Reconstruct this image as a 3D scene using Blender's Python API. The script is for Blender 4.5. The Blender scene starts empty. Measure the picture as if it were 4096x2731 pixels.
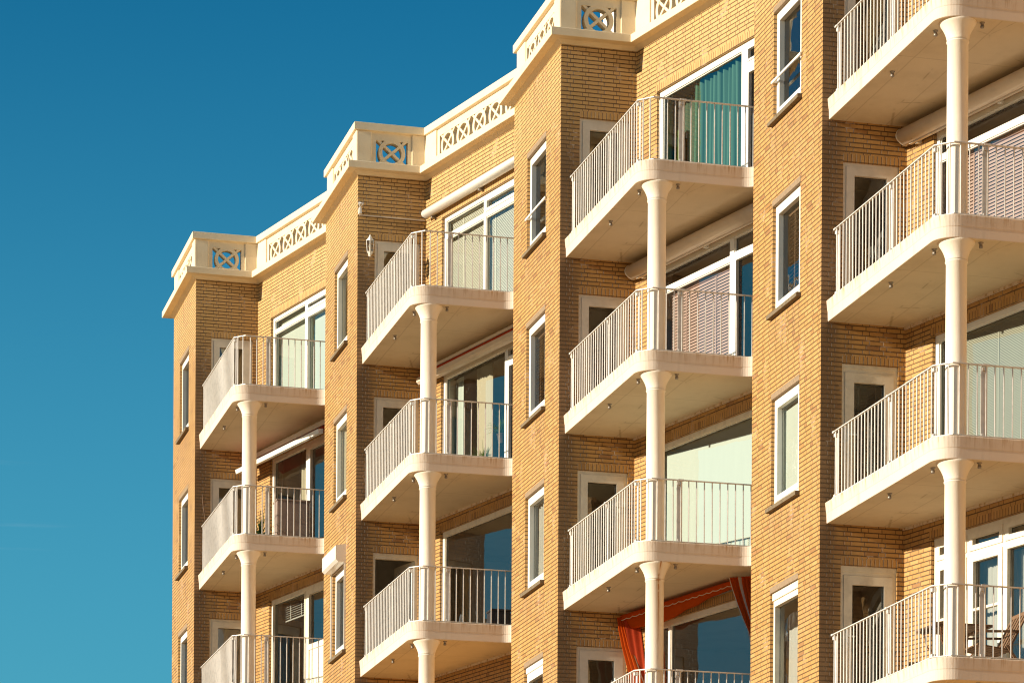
import bpy, bmesh, math, random
from mathutils import Matrix, Vector
random.seed(7)
sc = bpy.context.scene
COL = sc.collection
R_ = math.radians
# ------------------------------------------------------------------ survey
CAMH = 1.7
ROLL = 0.0062
TP, TD = -0.2555, -0.5027            # headings of pier faces and of the facade
BAY = 7.5869                          # bay length along the facade
CX, CZ = -6.5307, 65.51               # outer corner of the farthest pier
PW, SW = 3.0105, 1.3018               # pier face and side face widths
H = 2.9
ZS = 15.7294 + CAMH                   # underside of the top balcony slab
ZT = 19.224 + CAMH                    # top of brickwork
TH = 0.30                             # slab thickness
S3 = (math.sin(TP + math.pi/2), math.cos(TP + math.pi/2))
P3 = (math.sin(TP), math.cos(TP))
Q3 = (-P3[0], -P3[1])
_R = (math.sin(TD), math.cos(TD))
RD = (-(_R[0]*S3[0] + _R[1]*S3[1]), -(_R[0]*Q3[0] + _R[1]*Q3[1]))   # window wall direction in (a, b)
RN = (-RD[1], RD[0])
PHI = math.atan2(S3[1], S3[0])

# ------------------------------------------------------------------ mesh helper
class MB:
    def __init__(s): s.v=[]; s.f=[]; s.uv=[]; s.m=[]; s.sm=[]
    def face(s, pts, uv=None, mat=0, n=None, smooth=False):
        pts=[Vector(p) for p in pts]
        if n is not None:
            nn=Vector((0,0,0))
            for i in range(len(pts)):
                p,q=pts[i],pts[(i+1)%len(pts)]
                nn+=Vector(((p.y-q.y)*(p.z+q.z),(p.z-q.z)*(p.x+q.x),(p.x-q.x)*(p.y+q.y)))
            if nn.dot(Vector(n))<0:
                pts=pts[::-1]; uv=uv[::-1] if uv else None
        i=len(s.v); s.v+=pts; s.f.append(list(range(i,i+len(pts)))); s.m.append(mat); s.sm.append(smooth)
        s.uv.append(uv or [(0,0)]*len(pts))
    def grid(s, rows, mat=0, closed_u=False, smooth=True, uvs=None):
        b=len(s.v); nu=len(rows[0])
        for r in rows: s.v+=[Vector(p) for p in r]
        for i in range(len(rows)-1):
            for j in range(nu if closed_u else nu-1):
                k=(j+1)%nu
                s.f.append([b+i*nu+j,b+i*nu+k,b+(i+1)*nu+k,b+(i+1)*nu+j]); s.m.append(mat); s.sm.append(smooth)
                if uvs: s.uv.append([uvs(i,j),uvs(i,j+1),uvs(i+1,j+1),uvs(i+1,j)])
                else: s.uv.append([(0,0)]*4)
    def ngon(s, pts, mat=0):
        b=len(s.v); s.v+=[Vector(p) for p in pts]; s.f.append(list(range(b,b+len(pts)))); s.m.append(mat); s.sm.append(False); s.uv.append([(0,0)]*len(pts))
    def box8(s, c, mat=0):
        b=len(s.v); s.v+=[Vector(p) for p in c]
        for f in ((0,3,2,1),(4,5,6,7),(0,1,5,4),(1,2,6,5),(2,3,7,6),(3,0,4,7)):
            s.f.append([b+i for i in f]); s.m.append(mat); s.sm.append(False); s.uv.append([(0,0)]*4)
    def prism(s, base, top, mat=0, smooth=False):
        n=len(base); b=len(s.v); s.v+=[Vector(p) for p in base]+[Vector(p) for p in top]
        s.f.append(list(range(b,b+n))[::-1]); s.f.append(list(range(b+n,b+2*n)))
        s.m+=[mat,mat]; s.sm+=[False,False]; s.uv+=[[(0,0)]*n]*2
        for i in range(n):
            j=(i+1)%n
            s.f.append([b+i,b+j,b+n+j,b+n+i]); s.m.append(mat); s.sm.append(smooth); s.uv.append([(0,0)]*4)
    def tube(s, pts, r, seg=8, mat=0, caps=True):
        pts=[Vector(p) for p in pts]; rows=[]
        for i,p in enumerate(pts):
            t=(pts[min(i+1,len(pts)-1)]-pts[max(i-1,0)]).normalized()
            up=Vector((0,0,1)) if abs(t.z)<.9 else Vector((1,0,0))
            x=t.cross(up).normalized(); y=t.cross(x)
            rr=r[i] if isinstance(r,(list,tuple)) else r
            rows.append([p+x*rr*math.cos(2*math.pi*k/seg)+y*rr*math.sin(2*math.pi*k/seg) for k in range(seg)])
        s.grid(rows,mat,True,True)
        if caps: s.ngon(rows[0],mat); s.ngon(rows[-1][::-1],mat)
    def lathe(s, c, prof, seg=24, mat=0):
        rows=[[(c[0]+r*math.cos(2*math.pi*k/seg),c[1]+r*math.sin(2*math.pi*k/seg),c[2]+z) for k in range(seg)] for r,z in prof]
        s.grid(rows,mat,True,True); s.ngon(rows[0],mat); s.ngon(rows[-1][::-1],mat)
    def build(s, name, mats, parent=None, loc=None, recalc=True, label=None, bevel=0):
        me=bpy.data.meshes.new(name); me.from_pydata([tuple(v) for v in s.v],[],s.f)
        if not isinstance(mats,(list,tuple)): mats=[mats]
        for m in mats: me.materials.append(m)
        ul=me.uv_layers.new(name='UVMap'); k=0
        for fi,f in enumerate(s.f):
            me.polygons[fi].material_index=s.m[fi]; me.polygons[fi].use_smooth=s.sm[fi]
            for j in range(len(f)): ul.data[k].uv=s.uv[fi][j]; k+=1
        if recalc:
            bm=bmesh.new(); bm.from_mesh(me)
            bmesh.ops.recalc_face_normals(bm,faces=bm.faces); bm.to_mesh(me); bm.free()
        me.update()
        o=bpy.data.objects.new(name,me); COL.objects.link(o)
        if parent: o.parent=parent
        if loc is not None: o.location=loc
        if label: o['label']=label
        if bevel:
            b=o.modifiers.new('bevel','BEVEL'); b.width=bevel; b.segments=2; b.limit_method='ANGLE'
        return o

def V(a,b,z): return (a,-b,z)

class Fr:
    """a vertical plane in bay-local (a, b): origin, direction, outward normal"""
    def __init__(s,o,d,n): s.o,s.d,s.n=o,d,n
    def p(s,u,off,z): return V(s.o[0]+s.d[0]*u+s.n[0]*off, s.o[1]+s.d[1]*u+s.n[1]*off, z)
    def nv(s): return (s.n[0],-s.n[1],0)
    def dv(s): return (s.d[0],-s.d[1],0)
FP=Fr((0,0),(0,-1),(-1,0))
FS=Fr((0,0),(1,0),(0,1))
FR=Fr((SW,0),RD,RN)
FE=Fr((0,-PW),(1,0),(0,-1))

def fbox(mb,F,u0,u1,o0,o1,z0,z1,mat=0):
    mb.box8([F.p(u0,o0,z0),F.p(u1,o0,z0),F.p(u1,o1,z0),F.p(u0,o1,z0),F.p(u0,o0,z1),F.p(u1,o0,z1),F.p(u1,o1,z1),F.p(u0,o1,z1)],mat)

# ------------------------------------------------------------------ materials
class NT:
    def __init__(s,name):
        s.mat=bpy.data.materials.new(name); s.mat.use_nodes=True; s.t=s.mat.node_tree
        for n in list(s.t.nodes): s.t.nodes.remove(n)
        s.out=s.t.nodes.new('ShaderNodeOutputMaterial')
    def n(s,ty,**k):
        x=s.t.nodes.new('ShaderNode'+ty)
        for a,b in k.items(): setattr(x,a,b)
        return x
    def l(s,a,b): s.t.links.new(a,b)
    def set(s,sock,v):
        if isinstance(v,bpy.types.NodeSocket): s.l(v,sock)
        else: sock.default_value=v
    def m(s,op,a,b=None,c=None):
        x=s.n('Math',operation=op); s.set(x.inputs[0],a)
        if b is not None: s.set(x.inputs[1],b)
        if c is not None: s.set(x.inputs[2],c)
        return x.outputs[0]
    def ss(s,v,lo,hi):
        x=s.n('MapRange',interpolation_type='SMOOTHSTEP'); s.set(x.inputs['Value'],v)
        x.inputs['From Min'].default_value=lo; x.inputs['From Max'].default_value=hi
        return x.outputs[0]
    def mix(s,f,a,b):
        x=s.n('Mix',data_type='RGBA'); s.set(x.inputs[0],f); s.set(x.inputs[6],a); s.set(x.inputs[7],b); return x.outputs[2]
    def noise(s,vec,scale,detail=3,rough=.5):
        x=s.n('TexNoise'); s.l(vec,x.inputs['Vector']); x.inputs['Scale'].default_value=scale; x.inputs['Detail'].default_value=detail; x.inputs['Roughness'].default_value=rough
        return x.outputs['Fac']
    def mapv(s,vec,sc_):
        x=s.n('Mapping'); s.l(vec,x.inputs[0]); x.inputs['Scale'].default_value=sc_; return x.outputs[0]
    def obj(s): return s.n('TexCoord').outputs['Object']
    def bump(s,h,strength=.5,dist=.01):
        x=s.n('Bump'); s.l(h,x.inputs['Height']); x.inputs['Strength'].default_value=strength; x.inputs['Distance'].default_value=dist; return x.outputs[0]
    def bsdf(s,col,rough=.6,normal=None,spec=.3,metal=0):
        x=s.n('BsdfPrincipled'); s.set(x.inputs['Base Color'],col); s.set(x.inputs['Roughness'],rough)
        x.inputs['Specular IOR Level'].default_value=spec; x.inputs['Metallic'].default_value=metal
        if normal is not None: s.l(normal,x.inputs['Normal'])
        return x.outputs[0]
    def done(s,sh): s.l(sh,s.out.inputs[0]); return s.mat

def C4(r,g,b): return (r,g,b,1)

BL,BC=0.2123,0.06744
def brick_mat(name,soldier=False):
    t=NT(name)
    uv=t.n('UVMap').outputs[0]; sx=t.n('SeparateXYZ'); t.l(uv,sx.inputs[0]); u,v=sx.outputs[0],sx.outputs[1]
    ob=t.obj(); so=t.n('SeparateXYZ'); t.l(ob,so.inputs[0])
    wob=t.noise(ob,22,3); w=t.m('MULTIPLY',t.m('SUBTRACT',wob,.5),.006)
    if not soldier:
        vy=t.m('DIVIDE',v,BC); row=t.m('FLOOR',vy); fr=t.m('FRACT',vy)
        par=t.m('FLOORED_MODULO',row,2.0)
        x=t.m('ADD',t.m('ADD',t.m('DIVIDE',u,BL),t.m('MULTIPLY',par,1.25)),.25)
        xm=t.m('FLOORED_MODULO',x,2.5)
        d=t.m('MINIMUM',t.m('MINIMUM',xm,t.m('SUBTRACT',2.5,xm)),t.m('MINIMUM',t.m('ABSOLUTE',t.m('SUBTRACT',xm,1.0)),t.m('ABSOLUTE',t.m('SUBTRACT',xm,2.0))))
        dh=t.m('MULTIPLY',d,BL); dv=t.m('MULTIPLY',t.m('MINIMUM',fr,t.m('SUBTRACT',1.0,fr)),BC)
        k=t.m('ADD',t.m('MULTIPLY',t.m('FLOOR',t.m('DIVIDE',x,2.5)),3.0),t.m('ADD',t.m('GREATER_THAN',xm,1.0),t.m('GREATER_THAN',xm,2.0)))
        jv,jh=.0076,.0046
    else:
        PT=0.0655
        x=t.m('DIVIDE',u,PT); xm=t.m('FRACT',x); dh=t.m('MULTIPLY',t.m('MINIMUM',xm,t.m('SUBTRACT',1.0,xm)),PT)
        dv=v; k=t.m('FLOOR',x); row=t.m('ADD',k,51.3); jv,jh=.006,.005
    mh=t.ss(t.m('ADD',dh,w),jh-.0018,jh+.0026)
    mv=t.ss(t.m('ADD',dv,w),jv-.0022,jv+.0030)
    mask=t.m('MULTIPLY',mh,mv)
    cv=t.n('CombineXYZ'); t.l(k,cv.inputs[0]); t.l(row,cv.inputs[1])
    wn=t.n('TexWhiteNoise',noise_dimensions='2D'); t.l(cv.outputs[0],wn.inputs['Vector'])
    rnd=wn.outputs['Value']
    ramp=t.n('ValToRGB'); t.l(rnd,ramp.inputs[0]); e=ramp.color_ramp.elements
    e[0].position=0; e[0].color=C4(.43,.23,.072); e[1].position=1; e[1].color=C4(.52,.30,.108)
    for ps,c in ((.04,C4(.29,.145,.054)),(.08,C4(.44,.24,.074)),(.55,C4(.475,.265,.086)),(.9,C4(.495,.282,.096))):
        q=e.new(ps); q.color=c
    streak=t.noise(t.mapv(ob,(70,70,9)),1,3,.6)
    col=t.mix(t.m('MULTIPLY',t.ss(streak,.45,.75),.32),ramp.outputs[0],C4(.40,.20,.075))
    big=t.noise(ob,.8,4,.6)
    col=t.mix(t.m('MULTIPLY',t.ss(big,.48,.72),.2),col,C4(.44,.24,.12))
    # weathering: dark run-off beside the pier's outer corner on the side face
    a=so.outputs[0]; y=so.outputs[1]; z=so.outputs[2]
    onS=t.m('MULTIPLY',t.m('LESS_THAN',t.m('ABSOLUTE',y),.02),t.m('GREATER_THAN',a,.001))
    st=t.noise(t.mapv(ob,(5,5,1.1)),1,4,.65)
    fall=t.ss(t.m('ADD',a,t.m('MULTIPLY',t.m('SUBTRACT',st,.5),.55)),.62,.08)
    low=t.ss(z,ZS+2.75,ZS+1.6)
    stain=t.m('MULTIPLY',t.m('MULTIPLY',onS,fall),t.m('MULTIPLY',low,.78))
    col=t.mix(stain,col,C4(.15,.085,.045))
    # faint pale salts and brown wash on the front faces
    wash=t.noise(t.mapv(ob,(1.6,1.6,.35)),1,5,.7)
    col=t.mix(t.m('MULTIPLY',t.ss(wash,.60,.78),.25),col,C4(.66,.47,.34))
    col=t.mix(t.m('MULTIPLY',t.ss(z,ZS+1.2,ZS+3.2),.20),col,C4(.66,.45,.19))
    yy=t.m('MULTIPLY',t.ss(y,.80,.98),t.ss(y,2.30,2.08)); dz=t.m('FLOORED_MODULO',t.m('SUBTRACT',ZS+.62,z),H)
    drip=t.m('MULTIPLY',t.m('MULTIPLY',yy,t.ss(dz,.85,.0)),t.m('MULTIPLY',t.m('LESS_THAN',t.m('ABSOLUTE',a),.01),t.ss(t.noise(t.mapv(ob,(1,14,.6)),1,4,.7),.42,.68)))
    col=t.mix(t.m('MULTIPLY',drip,.55),col,C4(.30,.17,.085))
    col=t.mix(t.m('MULTIPLY',t.ss(t.noise(t.mapv(ob,(.9,.9,.55)),1,4,.6),.50,.66),.12),col,C4(.52,.29,.15))
    mort=t.mix(t.noise(ob,6,3),C4(.095,.052,.021),C4(.15,.085,.036))  # mortar colour set darker to stand in for shade in the recessed joints
    eff=t.noise(t.mapv(ob,(2.2,2.2,1.3)),1,4,.7)
    col=t.mix(t.m('MULTIPLY',t.ss(z,ZS+1.2,ZS+3.2),.20),col,C4(.66,.45,.19))
    yy=t.m('MULTIPLY',t.ss(y,.80,.98),t.ss(y,2.30,2.08)); dz=t.m('FLOORED_MODULO',t.m('SUBTRACT',ZS+.62,z),H)
    drip=t.m('MULTIPLY',t.m('MULTIPLY',yy,t.ss(dz,.85,.0)),t.m('MULTIPLY',t.m('LESS_THAN',t.m('ABSOLUTE',a),.01),t.ss(t.noise(t.mapv(ob,(1,14,.6)),1,4,.7),.42,.68)))
    col=t.mix(t.m('MULTIPLY',drip,.55),col,C4(.30,.17,.085))
    col=t.mix(t.m('MULTIPLY',t.ss(t.noise(t.mapv(ob,(.9,.9,.55)),1,4,.6),.50,.66),.12),col,C4(.52,.29,.15))
    mort=t.mix(t.m('MULTIPLY',t.ss(eff,.56,.70),.8),mort,C4(.58,.44,.34))
    fin=t.mix(mask,mort,col)
    tex=t.noise(t.mapv(ob,(55,55,30)),1,4,.65)
    tilt=t.m('MULTIPLY',t.m('SUBTRACT',wn.outputs['Value'],.5),.25)
    hgt=t.m('ADD',t.m('MULTIPLY',mask,1.0),t.m('ADD',t.m('MULTIPLY',tex,.22),tilt))
    nb=t.bump(hgt,.85,.007)
    return t.done(t.bsdf(fin,.62,nb,.35))

def paint_mat(name,col,dirt,rough=.7,bscale=90,bstr=.35,streaks=0,big=.35):
    t=NT(name); ob=t.obj()
    n1=t.noise(ob,1.7,5,.65); n2=t.noise(ob,bscale,3,.6); n3=t.noise(ob,9,4,.6)
    c=t.mix(t.m('MULTIPLY',t.ss(n1,.42,.78),big),C4(*col),C4(*dirt))
    c=t.mix(t.m('MULTIPLY',t.ss(n3,.55,.8),.18),c,C4(*dirt))
    if streaks:
        so=t.n('SeparateXYZ'); t.l(ob,so.inputs[0])
        s1=t.noise(t.mapv(ob,(11,11,.35)),1,4,.7)
        top=t.ss(so.outputs[2],TH-.22,TH+.02)
        c=t.mix(t.m('MULTIPLY',t.m('MULTIPLY',t.ss(s1,.47,.66),top),streaks),c,C4(.42,.25,.10))
        s2=t.noise(t.mapv(ob,(3.1,3.1,.2)),1,3,.6)
        c=t.mix(t.m('MULTIPLY',t.ss(s2,.56,.70),.42),c,C4(.36,.27,.18))
    hh=t.m('ADD',t.m('MULTIPLY',n2,.6),t.m('MULTIPLY',t.noise(ob,bscale*.35,3),.5))
    return t.done(t.bsdf(c,rough,t.bump(hh,bstr,.006),.25))

def plain(name,col,rough=.5,spec=.4,metal=0,var=.12,scale=14,bump=0):
    t=NT(name); ob=t.obj(); n=t.noise(ob,scale,4,.6)
    c=t.mix(t.m('MULTIPLY',t.ss(n,.4,.75),1.0),C4(*col),C4(*[x*(1-var) for x in col]))
    nb=t.bump(t.noise(ob,scale*8,3),bump,.003) if bump else None
    return t.done(t.bsdf(c,rough,nb,spec,metal))

def glass_mat(name,tint,ior=1.9,wav=.0006):
    t=NT(name); ob=t.obj()
    fr=t.n('Fresnel'); fr.inputs[0].default_value=ior
    tr=t.n('BsdfTransparent'); tr.inputs[0].default_value=C4(*tint)
    gl=t.n('BsdfGlossy'); gl.inputs['Roughness'].default_value=.012; gl.inputs['Color'].default_value=C4(.92,.95,.97)
    nb=t.bump(t.noise(ob,1.6,2),.5,wav*10); t.l(nb,gl.inputs['Normal'])
    mx=t.n('MixShader'); t.l(fr.outputs[0],mx.inputs[0]); t.l(tr.outputs[0],mx.inputs[1]); t.l(gl.outputs[0],mx.inputs[2])
    return t.done(mx.outputs[0])

def cloth_mat(name,col,trans=.35,scale=200):
    t=NT(name); ob=t.obj(); n=t.noise(t.mapv(ob,(1,1,.15)),scale*.05,3)
    c=t.mix(t.m('MULTIPLY',n,.3),C4(*col),C4(*[x*.75 for x in col]))
    d=t.n('BsdfDiffuse'); t.l(c,d.inputs[0]); tl=t.n('BsdfTranslucent'); t.l(c,tl.inputs[0])
    mx=t.n('MixShader'); mx.inputs[0].default_value=trans; t.l(d.outputs[0],mx.inputs[1]); t.l(tl.outputs[0],mx.inputs[2])
    return t.done(mx.outputs[0])

BRICK=brick_mat('yellow_brick'); SOLD=brick_mat('soldier_brick',True)
PARAPET=paint_mat('parapet_paint',(.78,.645,.45),(.60,.45,.26),.75,60,.5)
SLAB=paint_mat('balcony_paint',(.69,.58,.48),(.62,.47,.34),.7,75,.4,streaks=.85)
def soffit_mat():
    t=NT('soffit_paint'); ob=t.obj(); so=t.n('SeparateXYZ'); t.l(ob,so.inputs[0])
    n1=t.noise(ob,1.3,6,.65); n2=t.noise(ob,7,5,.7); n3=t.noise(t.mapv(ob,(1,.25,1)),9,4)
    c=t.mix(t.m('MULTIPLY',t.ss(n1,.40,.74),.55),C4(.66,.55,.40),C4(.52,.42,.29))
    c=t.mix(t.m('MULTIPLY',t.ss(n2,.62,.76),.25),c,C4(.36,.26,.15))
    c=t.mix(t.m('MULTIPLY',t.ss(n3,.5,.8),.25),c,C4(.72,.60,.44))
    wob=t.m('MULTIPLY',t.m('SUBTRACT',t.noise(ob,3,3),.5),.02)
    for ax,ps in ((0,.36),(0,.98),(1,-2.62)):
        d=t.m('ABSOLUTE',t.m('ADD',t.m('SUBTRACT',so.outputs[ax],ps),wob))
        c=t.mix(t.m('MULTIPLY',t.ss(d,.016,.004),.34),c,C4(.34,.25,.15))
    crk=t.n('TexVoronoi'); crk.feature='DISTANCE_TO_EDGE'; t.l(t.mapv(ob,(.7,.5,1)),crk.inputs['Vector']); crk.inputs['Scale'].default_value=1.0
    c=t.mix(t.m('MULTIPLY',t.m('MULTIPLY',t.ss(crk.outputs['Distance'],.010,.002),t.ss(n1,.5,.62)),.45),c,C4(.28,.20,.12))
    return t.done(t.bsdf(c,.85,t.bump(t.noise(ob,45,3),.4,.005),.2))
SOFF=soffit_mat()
COLM=paint_mat('column_paint',(.82,.73,.61),(.70,.57,.44),.65,55,.45,big=.2)
RAIL=plain('railing_paint',(.66,.615,.57),.42,.5,0,.2,9)
UPVC=plain('white_frame',(.82,.79,.72),.35,.5,0,.07,4)
WOOD=plain('old_white_wood',(.80,.72,.58),.55,.4,0,.18,6)
DOORM=plain('door_paint',(.78,.70,.59),.5,.4,0,.14,5)
STONE=plain('sill_stone',(.20,.15,.095),.85,.2,0,.4,20,.4)
LINT=plain('lintel_stone',(.30,.215,.14),.85,.2,0,.3,25,.4)
PLAS=plain('interior_plaster',(.66,.61,.52),.8,.2,0,.1,2)
FLOORM=plain('interior_floor',(.22,.15,.10),.5,.3,0,.3,4)
GASK=plain('dark_gasket',(.03,.03,.03),.6,.3)
GLASS=glass_mat('window_glass',(.90,.92,.90),2.15)
ROOFM=plain('roof_bitumen',(.10,.09,.08),.9,.1,0,.3,3)
CASS=plain('beige_cassette',(.66,.55,.43),.45,.4,0,.12,3)
CASSW=plain('white_cassette',(.78,.74,.68),.3,.5,0,.06,3)
METAL=plain('dull_metal',(.30,.26,.22),.45,.5,.6,.3,30)
DARK=plain('dark_plastic',(.035,.03,.03),.5,.4,0,.3,8)
BROWN=plain('brown_wood',(.20,.115,.065),.6,.3,0,.4,18,.2)
GREYBOX=plain('taupe_cabinet',(.30,.22,.18),.55,.3,0,.12,5)
ORANGE=cloth_mat('orange_canvas',(.58,.088,.012),.3)
REDC=cloth_mat('red_canvas',(.46,.06,.025),.08)
WHITEC=cloth_mat('white_canvas',(.75,.68,.58),.2)
BLINDM=cloth_mat('pale_blind',(.70,.77,.70),.1)
PLEAT=cloth_mat('pleated_blind',(.60,.59,.48),.25)
CREAM=cloth_mat('cream_curtain',(.78,.70,.52),.3)
NETC=cloth_mat('white_curtain',(.80,.78,.72),.4)
GREEN=cloth_mat('green_curtain',(.13,.29,.21),.25)
PINKS=plain('brown_slats',(.60,.41,.355),.5,.4,0,.1,3)
PALES=plain('pale_slats',(.84,.82,.70),.5,.4,0,.06,3)
SHEER=cloth_mat('sheer_net',(.15,.23,.16),.4)
LEAFM=cloth_mat('leaf',(.16,.26,.06),.3)
LEAFD=cloth_mat('dark_leaf',(.05,.09,.03),.2)
POT=plain('plant_pot',(.12,.07,.05),.6,.3)
LAMPG=glass_mat('lantern_glass',(.85,.82,.74),1.5)
SAND=paint_mat('promenade_sand',(.58,.37,.18),(.50,.31,.15),.9,8,.3)

# ------------------------------------------------------------------ building
root=bpy.data.objects.new('apartment_building',None); COL.objects.link(root)
root.location=(CX,CZ,0); root.rotation_euler=(0,0,PHI)
root['label']='long yellow brick apartment building with stepped bays, curved white balconies and pierced cream parapet'
root['category']='building'
def bayoff(k): return (RD[0]*BAY*k,-RD[1]*BAY*k,0)
WROOT=Matrix.Translation((CX,CZ,0))@Matrix.Rotation(PHI,4,'Z')
def tag(o,label,cat,group=None,kind=None):
    if label: o['label']=label
    if cat: o['category']=cat
    group=group or {'curtain':'curtains behind the windows','blind':'blinds behind the windows','plant':'potted plants on the balconies and sills'}.get(cat)
    if group: o['group']=group
    if kind: o['kind']=kind
    return o
def place(o,k,loc=(0,0,0)):
    """top-level thing modelled in bay-local axes about loc"""
    o.matrix_world=WROOT@Matrix.Translation(bayoff(k))@Matrix.Translation(loc)
    return o
def thing(name,k,loc,label,cat,group=None):
    o=bpy.data.objects.new(name,None); COL.objects.link(o); place(o,k,loc); return tag(o,label,cat,group)

LEV={0:[0,1,2],1:[0,1,2],2:[0,1,2,3],3:[0,1,2,3]}
WTOP,WBOT=2.63,.34
RL,RR=.65,4.36
DL,DR,DT=.325,1.19,2.32
PL,PR,PB,PT_=.90,2.115,.66,2.285

def wall_face(mb,F,u0,u1,z0,z1,holes,sold,ureg=0.0,depth=.3):
    us=sorted({u0,u1,*[h[0] for h in holes],*[h[1] for h in holes],*[s[0] for s in sold],*[s[1] for s in sold]})
    zz=sorted({z0,z1,*[h[2] for h in holes],*[h[3] for h in holes],*[s[2] for s in sold],*[s[3] for s in sold]})
    us=[x for x in us if u0<=x<=u1]; n=F.nv()
    for i in range(len(us)-1):
        for j in range(len(zz)-1):
            a,b,c,d=us[i],us[i+1],zz[j],zz[j+1]; um,zm=(a+b)/2,(c+d)/2
            if any(h[0]<um<h[1] and h[2]<zm<h[3] for h in holes): continue
            sl=[s for s in sold if s[0]<um<s[1] and s[2]<zm<s[3]]
            pts=[F.p(a,0,c),F.p(b,0,c),F.p(b,0,d),F.p(a,0,d)]
            if sl:
                s0=sl[0]; hh=s0[3]-s0[2]
                mb.face(pts,[(a-s0[0],.0),(b-s0[0],.0),(b-s0[0],hh),(a-s0[0],hh)],1,n)
            else:
                mb.face(pts,[(a+ureg,c),(b+ureg,c),(b+ureg,d),(a+ureg,d)],0,n)
    for h in holes:
        a,b,c,d=h[:4]; dv=F.dv()
        for (e0,e1,mt) in ((0,-.12,0),(-.12,-depth,2)):
            w0,w1=-e0,-e1
            mb.face([F.p(a,e0,c),F.p(a,e1,c),F.p(a,e1,d),F.p(a,e0,d)],[(w0+.1,c),(w1+.1,c),(w1+.1,d),(w0+.1,d)],mt,dv)
            mb.face([F.p(b,e0,c),F.p(b,e1,c),F.p(b,e1,d),F.p(b,e0,d)],[(w0,c),(w1,c),(w1,d),(w0,d)],mt,tuple(-x for x in dv))
            mb.face([F.p(a,e0,d),F.p(b,e0,d),F.p(b,e1,d),F.p(a,e1,d)],[(a,w0),(b,w0),(b,w1),(a,w1)],1 if mt==0 else 2,(0,0,-1))
            mb.face([F.p(a,e0,c),F.p(b,e0,c),F.p(b,e1,c),F.p(a,e1,c)],[(a,w0),(b,w0),(b,w1),(a,w1)],2,(0,0,1))

def zl(l): return ZS-H*l
for k in range(5):
    lv=LEV.get(k,[])
    mb=MB()
    wall_face(mb,FP,0,PW,0,ZT,[(PL,PR,zl(l)+PB,zl(l)+PT_) for l in lv],[],.06,.22)
    wall_face(mb,FS,0,SW,0,ZT,[(DL,DR,zl(l)+WBOT,zl(l)+DT) for l in lv],[(DL,DR+.015,zl(l)+DT,zl(l)+DT+.112) for l in lv])
    wall_face(mb,FE,0,.56 if k else 9,0,ZT,[],[],.1)
    mb.build('pier_wall',[BRICK,SOLD,PLAS],root,bayoff(k),recalc=False)
    mb=MB()
    wall_face(mb,FR,0,4.49,0,ZT,[(RL,RR,zl(l)+WBOT,zl(l)+WTOP) for l in lv],[(RL-.055,RR,zl(l)+WTOP,zl(l)+WTOP+.115) for l in lv],.02)
    mb.build('window_wall',[BRICK,SOLD,PLAS],root,bayoff(k),recalc=False)
    # rooms
    for l in lv:
        mb=MB(); z0,z1=zl(l)+TH+.02,zl(l)+H-.02
        i0=(SW+.3,-.02); dq=(SW+RD[0]*4.4-RN[0]*.3,RD[1]*4.4-RN[1]*.3)
        outl=[(.3,-2.78),(.3,-.3),(1.0,-.3),(DR+.32,-.3),(SW+.42,.3),dq,(7.0,dq[1]),(7.0,-2.78)]
        for zf,mt in ((z0,1),(z1,0)): mb.ngon([V(a,b,zf) for a,b in outl],mt)
        for i in (5,6,7):
            p,q=outl[i],outl[(i+1)%8]
            mb.face([V(*p,z0),V(*q,z0),V(*q,z1),V(*p,z1)])
        mb.build('interior_room',[PLAS,FLOORM],root,bayoff(k),recalc=False)

# roof, rear and far end so that the block is closed
mb=MB()
pts=[]
for k in range(5):
    o=bayoff(k)
    aj=(SW-RD[0]*BAY)+RD[0]/RD[1]*(-PW+.02+RD[1]*BAY)+.02
    for a,b in ([(aj,-PW+.02)] if k else [])+[(.02,-PW+.02),(.02,-.02),(SW+.02,-.02)]: pts.append((a+o[0],-b+o[1],ZT-.02))
o=bayoff(4); pts.append((SW+RD[0]*4.4+o[0]+.02,-RD[1]*4.4+o[1],ZT-.02))
pts.append((SW+9+o[0],-RD[1]*4.4+o[1],ZT-.02)); pts.append((9,PW-.02,ZT-.02))
mb.ngon(pts); 
e=pts[-3:]
for i in range(2):
    p,q=e[i],e[i+1]; mb.face([(p[0],p[1],0),(q[0],q[1],0),q,p])
mb.build('roof',ROOFM,root,recalc=False)

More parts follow.
